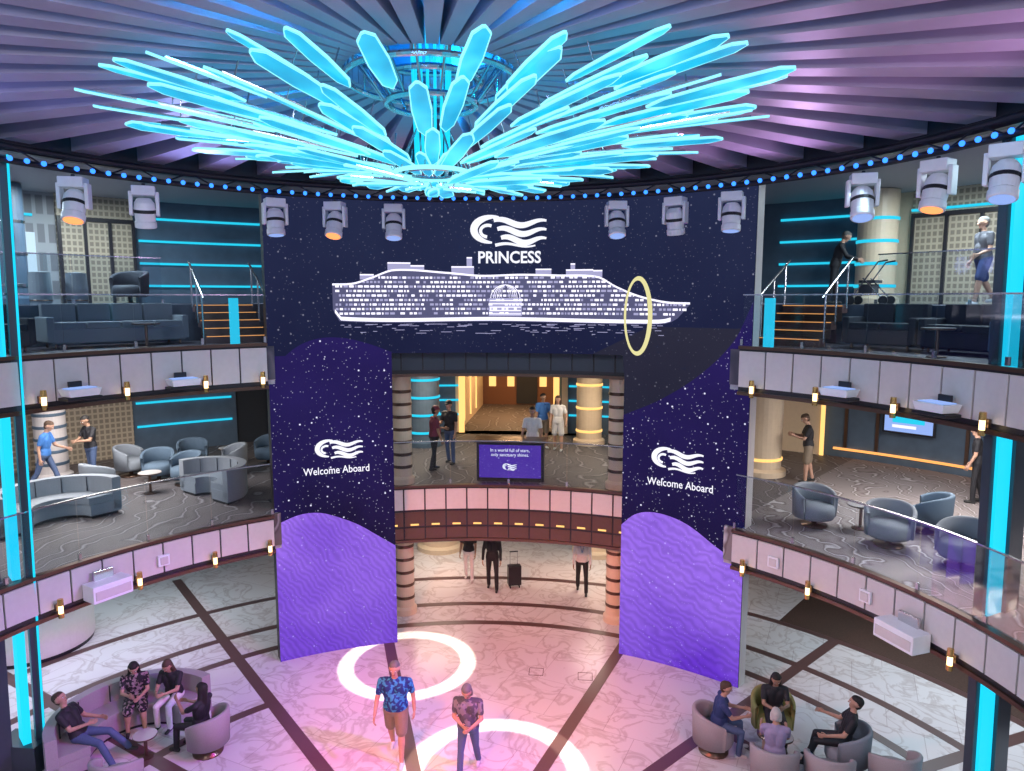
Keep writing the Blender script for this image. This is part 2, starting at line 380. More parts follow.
# ------------------------------------------------------------ chandelier
b=MB()
def blade(az,ra,za,rb,zb,w,tw=0):
    T=Matrix.Rotation(-R(az),4,'Z')@Matrix.Translation((0,ra,za))@Matrix.Rotation(math.atan2(zb-za,rb-ra),4,'X')@Matrix.Rotation(tw,4,'Y')
    L=math.hypot(rb-ra,zb-za);b.T=T;t=.014
    out=[(0,0),(.36*w,.12*L),(.5*w,.50*L),(.42*w,.90*L),(.08*w,L),(-.08*w,L),(-.42*w,.90*L),(-.5*w,.50*L),(-.36*w,.12*L)]
    n=len(out);vs=[(x,y,-t) for x,y in out]+[(x,y,t) for x,y in out]
    b.add(vs,[tuple(range(n))[::-1],tuple(range(n,2*n))],'blade')
    b.add(vs,[(i,(i+1)%n,n+(i+1)%n,n+i) for i in range(n)],'blade_rim')
    for i in range(n):
        p,q=out[i],out[(i+1)%n];k=.13
        pi=(p[0]*(1-k),p[1]+(.5*L-p[1])*.03);qi=(q[0]*(1-k),q[1]+(.5*L-q[1])*.03)
        b.add([(p[0],p[1],-t-.003),(q[0],q[1],-t-.003),(qi[0],qi[1],-t-.003),(pi[0],pi[1],-t-.003)],[(0,1,2,3)],'blade_rim')
    b.box((0,.5*L,t+.01),(.02,.7*L,.02),'chrome')
    b.tube((0,.3*L,t),(0,.3*L,t+.22),.008,.008,'chrome',6)
rc=random.Random(11)
def prof(az):
    c=math.cos(R(az));near=max(0,-c);far=max(0,c)
    return 4.05-2.15*near**1.15-.35*far, 10.30+.04*near-.58*far
for tier,(f0,f1,n,w,ph) in enumerate([(.62,1.0,44,.22,0),(.48,.88,44,.22,4),(.34,.74,40,.21,3),(.22,.58,34,.20,9),(.12,.42,28,.17,2),(.06,.26,20,.14,6)]):
    for i in range(n):
        az=360*i/n+ph+rc.uniform(-1.5,1.5)
        near=-math.cos(R(az))
        if near>.45 and (i+tier)%2==0: continue
        if near>.8 and (tier in(1,3) or i%3==0): continue
        ro,zo=prof(az);ro*=rc.uniform(.90,1.03);zh=9.52;dz=-.05*tier+rc.uniform(-.06,.06)
        blade(az,ro*f0,zh+(zo-zh)*f0**.9+dz,ro*f1,zh+(zo-zh)*f1**.9+dz,w,rc.uniform(-.35,.35))
b.T=Matrix.Identity(4)
b.torus((0,0,9.40),.42,.025,'blade_rim',40,8);b.torus((0,0,9.40),.30,.015,'chrome',40,8)
for i in range(8):
    a=45*i;b.tube(pol(.42,a,9.4),pol(.18,a,9.9),.012,.012,'chrome',6)
    b.tube(pol(.18,a,9.45),pol(.22,a,10.9),.018,.018,'cyan_led',8)
for z,r in ((10.40,.95),(10.75,.95),(10.40,.55),(10.15,.5)): b.torus((0,0,z),r,.035,'chrome',40,8)
for i in range(16):
    a=22.5*i;b.tube(pol(.95,a,10.4),pol(.95,a,11.2),.02,.02,'chrome',6);b.tube(pol(.5,a,10.15),pol(.95,a,10.75),.015,.015,'chrome',6)
b.build('chandelier')

# ------------------------------------------------------------ stage lights
def stage_light(a,k):
    b=MB()
    b.box((0,0,.30),(.38,.30,.17),'white_plastic');b.tube((0,0,.37),(0,0,.44),.03,.03,'black_metal')
    b.box((-.215,0,.08),(.06,.18,.42),'white_plastic');b.box((.215,0,.08),(.06,.18,.42),'white_plastic');b.box((0,0,.25),(.46,.18,.05),'white_plastic')
    tilt=[.35,-.2,.15,.40,.3][k%5]
    b.T=Matrix.Translation((0,0,-.02))@Matrix.Rotation(-tilt,4,'X')
    b.lathe((0,0,0),[(0,.2),(.11,.2),(.165,.12),(.18,0),(.165,-.2),(.18,-.22),(.18,-.32),(.15,-.33)],'white_plastic',20)
    b.lathe((0,0,0),[(.15,-.33),(.13,-.32),(0,-.32)],'lens_orange' if k in(0,3,6,9) else 'lens_blue',20)
    b.lathe((0,0,0),[(.182,-.06),(.187,-.05),(.187,-.01),(.182,0)],'black_metal',20)
    b.build('stage_light',pol(7.45,a,9.60),-R(a)*.5+(k%3-1)*.3,bevel=.012)
for k,a in enumerate((-64.2,-55.2,-36.6,-27.3,-17.9,19.1,28.6,37.5,56.6,66.5,75)): stage_light(a,k)

# ------------------------------------------------------------ LED screen
def S(s,z,off=0):
    p=s/8.5;r=8.5-off;return (r*math.sin(p),-.8+r*math.cos(p),z)
def strip(b,s0,s1,lo,hi,off,key,n=26,nz=1):
    vs=[];fs=[]
    for i in range(n+1):
        s=s0+(s1-s0)*i/n;l=lo(s) if callable(lo) else lo;h=hi(s) if callable(hi) else hi
        for j in range(nz+1): vs.append(S(s,l+(h-l)*j/nz,off))
    m=nz+1
    for i in range(n):
        for j in range(nz): fs.append((i*m+j,(i+1)*m+j,(i+1)*m+j+1,i*m+j+1))
    b.add(vs,fs,key)
def curve(pts):
    xs=[p[0] for p in pts];ys=[p[1] for p in pts]
    def f(x):
        if x<=xs[0]: return ys[0]
        if x>=xs[-1]: return ys[-1]
        for i in range(len(xs)-1):
            if x<=xs[i+1]:
                t=(x-xs[i])/(xs[i+1]-xs[i])
                m=[ (ys[min(j+1,len(ys)-1)]-ys[max(j-1,0)])/(xs[min(j+1,len(xs)-1)]-xs[max(j-1,0)]) for j in (i,i+1)]
                h=xs[i+1]-xs[i]
                return ys[i]*(2*t**3-3*t*t+1)+m[0]*h*(t**3-2*t*t+t)+ys[i+1]*(-2*t**3+3*t*t)+m[1]*h*(t**3-t*t)
    return f
LA,LB,RA,RB=-5.12,-2.5,2.72,5.40
screen=bpy.data.objects.new('led_screen',None);COL.objects.link(screen)
b=MB();zt=10.2
def solid(s0,s1,z0,z1,n):
    vs=[]
    for i in range(n+1):
        s=s0+(s1-s0)*i/n
        vs+=[S(s,z0,0),S(s,z0,-.28),S(s,z1,-.28),S(s,z1,0)]
    fs=[(3,2,1,0),(4*n,4*n+1,4*n+2,4*n+3)]
    for i in range(n):
        for j in range(4): a=4*i+j;c=4*i+(j+1)%4;fs.append((a,c,c+4,a+4))
    b.add(vs,fs,'black_metal')
solid(LA,LB,0,6.78,14);solid(RA,RB,0,6.78,14);solid(LA,RB,6.78,zt,44)
vs=[S(RB+.012,0,.01),S(RB+.012,0,-.29),S(RB+.012,zt,-.29),S(RB+.012,zt,.01)];b.add(vs,[(0,1,2,3)],'fascia_cream')
b.build('cabinet',parent=screen)
b=MB();strip(b,LA,RB,6.78,zt,.004,'scr_top',50);strip(b,LA,LB,0,6.78,.004,'scr_star',14);strip(b,RA,RB,0,6.78,.004,'scr_grey',14)
strip(b,LA,LB,6.0,curve([(-5.12,6.5),(-4.98,6.6),(-4.5,6.98),(-4.03,7.14),(-3.5,7.13),(-2.97,6.99),(-2.5,6.81)]),.008,'scr_star',30)
g=curve([(2.72,5.48),(3.51,5.86),(4.35,6.44),(5.05,7.18),(5.4,7.95)])
strip(b,RA,RB,2,g,.008,'scr_star',30)
strip(b,2.0,5.4,lambda s:max(g(s),6.78 if s<RA else 0),lambda s:max(g(s),min(7.4,6.78+(s-2)*.5)),.006,'scr_grey',30)
strip(b,RA,RB,0,2.1,.008,'scr_star',14)
strip(b,LA,LB,0,curve([(-5.12,3.12),(-4.6,3.28),(-4.15,3.27),(-3.7,3.10),(-3.29,2.89),(-2.9,2.62),(-2.5,2.35)]),.012,'scr_purple',30)
strip(b,RA,RB,0,curve([(2.7,3.0),(3.0,3.28),(3.35,3.39),(3.8,3.36),(4.24,3.22),(4.8,2.9),(5.4,2.62)]),.012,'scr_purple',30)
b.build('display_image',parent=screen)
def logo(b,cs,cz,w,h,mp,key='logo_white'):
    """flowing-hair wave emblem: crescent head at left + three wavy ribbons"""
    def ribbon(pts,wd):
        vs=[];fs=[];n=len(pts)
        for i,(x,y) in enumerate(pts):
            x0,y0=pts[max(0,i-1)];x1,y1=pts[min(n-1,i+1)];dx,dy=x1-x0,y1-y0;L=math.hypot(dx,dy) or 1
            t=wd(i/(n-1))/2;vs+=[mp(cs+x-dy/L*t,cz+y+dx/L*t),mp(cs+x+dy/L*t,cz+y-dx/L*t)]
        for i in range(n-1): fs.append((2*i,2*i+1,2*i+3,2*i+2))
        b.add(vs,fs,key)
    for k in range(3):
        y0=h*(.30-.27*k);x0=-.22*w+.05*w*k
        pts=[(x0+(w*.5-x0)*t,y0+.085*h*math.sin(2*math.pi*(t*1.25+.1))-.05*h*t) for t in [i/20 for i in range(21)]]
        ribbon(pts,lambda t:h*.19*(.35+.65*math.sin(math.pi*min(1,.15+t*.85))))
    pts=[(-.22*w+.27*w*math.cos(q),.06*h+.40*h*math.sin(q)) for q in [R(75+ i*10) for i in range(20)]]
    ribbon(pts,lambda t:h*.24*(.25+.75*math.sin(math.pi*t)))
    pts=[(-.30*w+.10*w*math.cos(q),.02*h+.18*h*math.sin(q)) for q in [R(60+ i*12) for i in range(18)]]
    ribbon(pts,lambda t:h*.10)
    ribbon([(-.2*w+t*.55*w,-.42*h+.05*h*math.sin(6*t)) for t in [i/12 for i in range(13)]],lambda t:h*.10*(1-.5*t))
def text(body,size,cs,cz,mp,key,name,parent,sx=1.0,bold=0.0):
    c=bpy.data.curves.new(name,'FONT');c.body=body;c.size=size;c.align_x='CENTER';c.align_y='CENTER';c.offset=bold;c.resolution_u=3
    o=bpy.data.objects.new(name,c);COL.objects.link(o);bpy.context.view_layer.update()
    me=bpy.data.meshes.new_from_object(o.evaluated_get(bpy.context.evaluated_depsgraph_get()))
    bpy.data.objects.remove(o)
    for v in me.vertices: v.co=mp(cs+v.co.x*sx,cz+v.co.y)
    me.materials.clear();me.materials.append(MATS[key])
    o=bpy.data.objects.new(name,me);COL.objects.link(o);o.parent=parent
M1=lambda s,z:S(s,z,.02)
b=MB();logo(b,.15,9.45,1.62,.70,M1);logo(b,-3.68,4.68,1.0,.45,M1);logo(b,3.95,4.60,1.08,.5,M1);b.build('emblem',parent=screen)
text('PRINCESS',.36,.14,8.88,M1,'logo_white','lettering_title',screen,.92,.008)
text('Welcome Aboard',.235,-3.76,4.21,M1,'logo_white','lettering_left',screen,.84,.002)
text('Welcome Aboard',.235,4.0,4.08,M1,'logo_white','lettering_right',screen,.84,.002)
b=MB()
top=curve([(-3.74,8.30),(-3.3,8.32),(-2.9,8.45),(-2.4,8.62),(-1.2,8.56),(-.5,8.5),(.4,8.52),(1.2,8.50),(2.1,8.46),(2.5,8.25),(3.0,8.05),(3.6,7.92),(4.1,7.90)])
bot=curve([(-3.74,7.75),(-3.6,7.5),(0,7.48),(3.4,7.45),(3.8,7.55),(4.1,7.88)])
strip(b,-3.74,4.1,bot,top,.014,'ship_dim',60)
strip(b,-3.70,3.7,lambda s:bot(s)+.02,lambda s:bot(s)+.10,.018,'ship_white',60)
strip(b,-3.74,4.1,lambda s:top(s)-.03,lambda s:top(s)+.012,.018,'ship_white',80)
rz=random.Random(3)
for zi in range(9):
    z=7.64+zi*.098;s=-3.68
    while s<3.95:
        w=rz.uniform(.03,.11)
        if bot(s)+.03<z<top(s)-.05 and rz.random()<.90:
            strip(b,s,s+w,z,z+.048,.018,'ship_white' if rz.random()<.62 else 'ship_mid',1)
        s+=w+.028
for x,w,z0,z1 in ((-2.3,.5,8.6,8.78),(-1.9,.3,8.6,8.72),(-.9,.5,8.5,8.7),(.9,.35,8.5,8.64),(1.7,.6,8.45,8.62),(-3.0,.3,8.4,8.52),(-.75,.12,8.66,8.9),(2.1,.2,8.45,8.6),(1.55,.1,8.6,8.75)):
    strip(b,x-w/2,x+w/2,z0,z1,.016,'ship_mid',3);strip(b,x-w/2,x+w/2,z1-.03,z1,.018,'ship_white',3)
for k in range(6):
    r=.42-.06*k
    pts=[(.05+r*math.cos(q)*(.75 if k else .8),8.0+ .30*math.sin(q)) for q in [R(180*i/14) for i in range(15)]]
    vs=[];fs=[]
    for i,(x,z) in enumerate(pts): vs+=[S(x,z,.021),S(.05+(x-.05)*.95,8.0+(z-8.0)*.95,.021)]
    for i in range(14): fs.append((2*i,2*i+1,2*i+3,2*i+2))
    b.add(vs,fs,'ship_white')
strip(b,-.32,.42,7.6,8.0,.0165,'ship_mid',5)
for k in range(5): strip(b,-.3,.4,7.64+k*.075,7.66+k*.075,.021,'ship_white',4)
for i in range(90):
    s=rz.uniform(-3.6,3.7);w=rz.uniform(.04,.25);z=7.42-rz.random()**2*.22;strip(b,s,s+w,z,z+.012,.016,'ship_mid',1)
b.build('ship_picture',parent=screen)
b=MB();vs=[];fs=[]
for i in range(49):
    q=2*math.pi*i/48;k=1-.16*(1+.5*math.cos(q))
    vs+=[S(3.0+.31*math.cos(q),7.62+.84*math.sin(q),.024),S(3.0+.31*math.cos(q)*(k-.08),7.62+.84*math.sin(q)*(k+.05),.024)]
for i in range(48): fs.append((2*i,2*i+1,2*i+3,2*i+2))
b.add(vs,fs,'ring_gold');b.build('ring_picture',parent=screen)

# ------------------------------------------------------------ rib pillars (lean inwards like the ribs of a sphere)
b=MB();k=.022
b.box((-7.37,2.45,5.1),(.13,.14,10.2),'pillar_dark',R(-40),1,k);b.box((-7.57,2.36,5.1),(.34,.12,10.2),'cyan_led',R(-40),1,k);b.box((-7.86,2.15,5.1),(.3,.3,10.2),'pillar_dark',R(-40),1,k)
b.box((-7.25,2.40,5.1),(.02,.03,10.2),'cyan_led',0,1,k)
b.box((-7.72,2.4,.25),(.75,.5,.5),'pillar_dark')
b.build('rib_pillar')
b=MB();k=-.018
b.box((7.72,2.43,5.1),(.32,.14,10.2),'cyan_led',R(32),1,k);b.box((7.52,2.34,5.1),(.10,.12,10.2),'pillar_dark',R(32),1,k);b.box((8.02,2.6,5.1),(.34,.2,10.2),'pillar_dark',R(32),1,k)
b.build('rib_pillar')

# ------------------------------------------------------------ fascia fittings
def sconce(a,z,r=7.62):
    b=MB()
    b.box((0,.0,.0),(.07,.05,.12),'bronze');b.tube((0,-.09,-.17),(0,-.09,-.09),.045,.05,'gold',14);b.tube((0,-.09,-.09),(0,-.09,.05),.038,.038,'lamp_warm',14)
    b.tube((0,-.09,.05),(0,-.09,.16),.05,.045,'gold',14);b.box((0,-.045,.0),(.03,.09,.03),'gold')
    b.build('wall_sconce',pol(r,a,z),-R(a))
for a in (-69.5,-58.8,-47.8,-39.3): sconce(a,6.34);sconce(a,2.76)
for a in (41.3,51.0,62.2,74): sconce(a,6.28)
for a in (41,51.4,72.3): sconce(a,2.72)
def projector(a,z,w,big=False):
    b=MB()
    if big:
        b.box((0,-.14,0),(w,.36,.30),'white_plastic');b.box((0,-.325,-.02),(w*.9,.02,.16),'fascia_cream');b.box((0,.0,.22),(w*.5,.06,.2),'chrome')
    else:
        b.box((0,-.17,0),(w,.34,.13),'white_plastic',0,.86);b.box((0,-.17,.07),(w*.8,.26,.02),'lens_blue');b.box((0,-.02,.05),(w*.4,.05,.25),'black_metal');b.box((0,-.17,-.1),(w*1.05,.3,.05),'black_metal')
    b.build('projector',pol(7.56,a,z),-R(a),bevel=.02)
for a in (-65.5,-51.4,55.2,69.0): projector(a,6.42,.56)
projector(-63.6,2.86,.7,True);projector(66.2,2.74,.75,True)
for a,z in ((59.5,2.98),(45.5,2.98),(-55,2.98)):
    b=MB();b.box((0,-.02,0),(.22,.05,.22),'white_plastic');b.box((0,-.05,0),(.15,.02,.15),'fascia_cream');b.build('wall_speaker',pol(7.64,a,z),-R(a),bevel=.01)

# ------------------------------------------------------------ furniture
mat('fab_beige',(.34,.31,.32),.8,scale=60,var=.12);mat('fab_grey',(.22,.25,.29),.8,scale=60,var=.12);mat('fab_blue',(.09,.14,.20),.8,scale=60,var=.12)
mat('fab_dark',(.03,.035,.05),.7,scale=60,var=.2);mat('stone_top',(.45,.43,.42),.2);mat('yellow_fab',(.30,.26,.08),.7)
def armchair(x,y,z,face,key='fab_beige',w=.74,name='armchair'):
    b=MB();h=w/2
    b.lathe((0,0,0),[(0,0),(.26,0),(.26,.03),(.05,.05),(.05,.2)],'bronze',20)
    b.lathe((0,0,0),[(0,.18),(h*.85,.18),(h*.92,.24),(h*.92,.38),(h*.8,.45),(0,.46)],key,26)
    n=20;vs=[];fs=[]
    for i in range(n+1):
        a=R(65+230*i/n);t=abs(i/n-.5)*2;top=.80-.18*t**2.5
        for r,zz in((h*.86,.2),(h*1.0,.2),(h*1.06,top-.03),(h*1.02,top),(h*.9,top),(h*.86,top-.04)): vs.append((r*math.sin(a),r*math.cos(a),zz))
    for i in range(n):
        for j in range(6): fs.append((i*6+j,(i+1)*6+j,(i+1)*6+(j+1)%6,i*6+(j+1)%6))
    fs+=[tuple(range(6))[::-1],tuple(n*6+j for j in range(6))]
    b.add(vs,fs,key)
    b.build(name,(x,y,z),-R(face),smooth=True)
def curved_sofa(cx,cy,z,r,a0,a1,key='fab_beige',name='curved_sofa',d=.62):
    b=MB()
    b.arc(r-d,r,.06,.30,a0,a1,key,24);b.arc(r-d-.02,r-.12,.30,.45,a0+.8,a1-.8,key,24)
    b.arc(r-.16,r+.02,.1,.80,a0,a1,key,24)
    for i in range(1,int((a1-a0)/28)):
        a=a0+28*i;b.arc(r-.18,r-.15,.46,.78,a,a+.8,'fab_dark',1)
    b.arc(r-d+.03,r-.05,0,.07,a0+2,a1-2,'black_metal',24)
    b.build(name,(cx,cy,z),0,bevel=.05)
def sofa(a,r,z,L,key,name='sofa',face=0):
    b=MB();b.box((0,0,.25),(L,.78,.3),key)
    for i in range(max(1,round(L/.7))):
        w=L/max(1,round(L/.7));b.box((-L/2+w*(i+.5),-.05,.45),(w*.95,.62,.14),key);b.box((-L/2+w*(i+.5),.3,.68),(w*.95,.18,.42),key)
    b.box((-L/2,0,.38),(.14,.8,.5),key);b.box((L/2,0,.38),(.14,.8,.5),key)
    for x in(-L/2+.1,L/2-.1):
        for y in(-.3,.3): b.box((x,y,.05),(.05,.05,.1),'bronze')
    p=pol(r,a,z);b.build(name,p,-R(a)+R(face),bevel=.04)
def table(x,y,z,r=.3,h=.5,name='side_table'):
    b=MB();b.lathe((0,0,0),[(0,0),(r*.6,0),(r*.6,.02),(.03,.04),(.03,h-.03),(r*.9,h-.03),(r,h-.02),(r,h),(0,h)],'bronze',26)
    b.lathe((0,0,0),[(r*.98,h),(r*.98,h+.008),(0,h+.008)],'stone_top',26);b.build(name,(x,y,z))
# ground, left group
curved_sofa(-6.0,2.95,0,1.40,-140,28)
table(-5.8,2.8,0,.20,.42)
armchair(-4.80,3.05,0,-80);armchair(-5.6,1.74,0,-5)
# ground, right group
armchair(4.15,3.9,0,95);armchair(5.3,4.45,0,180,'yellow_fab');armchair(4.95,3.02,0,15);armchair(6.3,3.6,0,-75,'fab_grey')
armchair(5.78,2.90,0,20);armchair(6.85,3.05,0,-10);table(5.26,3.72,0,.20,.45)
b=MB();b.arc(.95,1.25,.1,1.0,40,220,'fascia_cream',24);b.arc(.9,1.3,1.0,1.05,38,222,'stone_top',24);b.arc(.98,1.22,0,.1,40,220,'black_metal',24)
b.build('reception_counter',(-10.9,6.5,0))
# mezzanine left
for x,y,f,k in ((-9.5,7.2,20,'fab_grey'),(-8.9,8.6,160,'fab_blue'),(-8.0,8.3,200,'fab_blue'),(-7.35,9.4,230,'fab_grey'),(-8.7,9.9,150,'fab_blue'),(-6.9,10.6,200,'fab_blue'),(-9.9,9.0,90,'fab_grey')): armchair(x,y,3.4,f,k,.76,'lounge_chair')
table(-8.4,7.45,3.4,.26,.5);table(-7.9,10.3,3.4,.26,.5);table(-9.95,6.3,3.4,.26,.5)
curved_sofa(-8.7,4.95,3.4,1.15,-150,30,'fab_grey');curved_sofa(-6.9,7.1,3.4,.95,-60,120,'fab_grey')
# mezzanine right
for x,y,f,k in ((6.5,6.4,160,'fab_grey'),(7.5,5.3,200,'fab_grey'),(8.3,4.3,240,'fab_grey'),(8.6,6.2,-60,'fab_blue')): armchair(x,y,3.4,f,k,.84,'lounge_chair')
table(7.35,6.25,3.4,.26,.5)
# upper lounges
sofa(-68,9.9,7,1.6,'fab_dark');sofa(-53,10.1,7,2.6,'fab_grey');sofa(50,10.1,7,1.3,'fab_dark');sofa(59,10.1,7,1.4,'fab_dark');sofa(69,9.6,7,1.5,'fab_blue')
table(*pol(8.9,-52,7),.26,.5);table(*pol(8.9,60,7),.26,.5)
for a in (-57.5,-54):
    b=MB();b.lathe((0,0,0),[(0,0),(.2,0),(.22,.35),(.2,.7),(0,.72)],'fab_grey',20);b.torus((0,0,.1),.21,.015,'bronze',24,6);b.build('pouf',pol(11.7,a,7.85))
armchair(*pol(11.8,-48.5,7.85),180,'fab_dark',.8,'lounge_chair')
def stairs(a,name='stairs'):
    b=MB()
    for i in range(5): b.box((0,.28*i,.085+.17*i),(1.3,.30,.17),'bronze' if i%2 else 'inlay_brown');b.box((0,.28*i-.15,.155+.17*i),(1.3,.02,.012),'orange_led')
    for x in(-.68,.68):
        b.tube((x,-.2,1.0),(x,1.3,1.85),.025,.025,'chrome')
        for i in range(0,5,2): b.tube((x,.28*i,.1+.17*i),(x,.28*i,1.1+.17*i),.02,.02,'chrome')
    b.build(name,pol(9.55,a,7.0),-R(a))
stairs(-39.5);stairs(40)
b=MB();b.box((0,0,.5),(1.7,.5,1.0),'fascia_dark');b.box((0,-.03,1.03),(1.8,.6,.06),'bronze');b.box((0,-.262,.52),(1.6,.02,.9),'black_metal')
desk=b.build('check_in_desk',(0.0,9.55,3.4))
b=MB();b.add([(-.78,-.275,.1),(.78,-.275,.1),(.78,-.275,.94),(-.78,-.275,.94)],[(0,1,2,3)],'scr_desk')
M2=lambda s,z:(s,-.285,z)
logo(b,0,.38,.34,.18,M2);b.build('desk_display',parent=desk)
text('In a world full of stars,\nonly sanctuary shines.',.115,0,.75,M2,'logo_white','desk_lettering',desk,.95,.001)
b=MB();b.box((0,0,0),(1.3,.08,.8),'black_metal');b.box((0,-.045,0),(1.2,.01,.7),'lens_blue');b.box((0,-.052,.05),(.8,.006,.3),'cyan_strip');b.box((-.1,-.052,-.2),(.6,.006,.08),'logo_white')
b.build('wall_television',pol(15.7,42.3,4.75),-R(42.3))
b=MB();b.box((0,0,.36),(.36,.22,.54),'black_metal')
for x in(-.13,.13):
    b.tube((x*.8,.08,.6),(x*.8,.08,1.0),.01,.01,'chrome',6)
    for y in(-.07,.07): b.tube((x-.015,y,.04),(x+.015,y,.04),.04,.04,'black_metal',10)
b.box((0,.08,1.0),(.24,.03,.03),'black_metal');b.build('suitcase',(-.02,10.75,0.008),.3,bevel=.03)
b=MB()
for x in(-.25,.25):
    b.tube((x,-.35,.12),(x,.2,.95),.015,.015,'chrome',8);b.tube((x,.35,.12),(x,-.1,.6),.015,.015,'chrome',8);b.tube((x,.2,.95),(x,.4,.98),.015,.02,'black_metal',8)
    for y in(-.35,.35): b.tube((x-.02,y,.1),(x+.02,y,.1),.1,.1,'black_metal',14)
b.box((0,-.02,.52),(.46,.35,.06),'fab_dark');b.box((0,-.05,.36),(.4,.3,.2),'fab_dark')
b.build('rollator',pol(12.1,43.2,7.85),-R(130))

# ------------------------------------------------------------ people
for nm,c in dict(skin_l=(.48,.28,.20),skin_m=(.36,.21,.14),skin_d=(.2,.11,.07),hair_blk=(.012,.01,.01),hair_grey=(.13,.125,.12),hair_brn=(.07,.04,.025),hair_wht=(.5,.48,.45),
    c_black=(.015,.015,.02),c_white=(.68,.68,.68),c_jean=(.07,.11,.22),c_khaki=(.22,.17,.12),c_blue=(.05,.18,.5),c_maroon=(.16,.03,.06),c_navy=(.03,.05,.16),c_grey=(.09,.09,.11),c_purple=(.30,.26,.42),shoe_w=(.6,.6,.6),shoe_b=(.03,.03,.03),shoe_br=(.15,.09,.05),lip=(.35,.1,.09),eye=(.01,.01,.01)).items(): mat(nm,c,.7,scale=25,var=.12)
def mat_print(name,base,c2,scale):
    m=bpy.data.materials.new(name);n,l,b=nodes(m);tc=n.new('ShaderNodeTexCoord');v=n.new('ShaderNodeTexNoise');v.inputs['Scale'].default_value=scale;v.inputs['Detail'].default_value=1.5
    l.new(tc.outputs['Object'],v.inputs['Vector']);r=ramp(n,[(0,base),(.5,base),(.56,c2),(1,c2)]);l.new(v.outputs['Fac'],r.inputs[0]);l.new(r.outputs[0],b.inputs['Base Color']);b.inputs['Roughness'].default_value=.8
    MATS[name]=m
mat_print('c_hawaii',(.006,.03,.17),(.03,.25,.50),16);mat_print('c_floral',(.012,.012,.016),(.3,.22,.24),18);mat_print('c_greyprint',(.07,.07,.10),(.20,.19,.23),12)
def capsule(p0,p1,r0,r1,n=10,m=4):
    p0=Vector(p0);p1=Vector(p1);d=p1-p0
    if d.length<1e-5: d=Vector((0,0,1e-4));p1=p0+d
    d.normalize();u=d.orthogonal().normalized();w=d.cross(u);vs=[];fs=[];rings=[]
    for j in range(m+1): rings.append((p0,r0,math.pi-math.pi/2*j/m))
    for j in range(m+1): rings.append((p1,r1,math.pi/2-math.pi/2*j/m))
    for p,r,t in rings:
        rr=max(r*math.sin(t),r*.02)
        for i in range(n):
            a=2*math.pi*i/n;vs.append(p+d*(r*math.cos(t))+u*(rr*math.cos(a))+w*(rr*math.sin(a)))
    K=len(rings)
    for j in range(K-1):
        for i in range(n): fs.append((j*n+i,j*n+(i+1)%n,(j+1)*n+(i+1)%n,(j+1)*n+i))
    fs.append(tuple(range(n))[::-1]);fs.append(tuple((K-1)*n+i for i in range(n)))
    return vs,fs
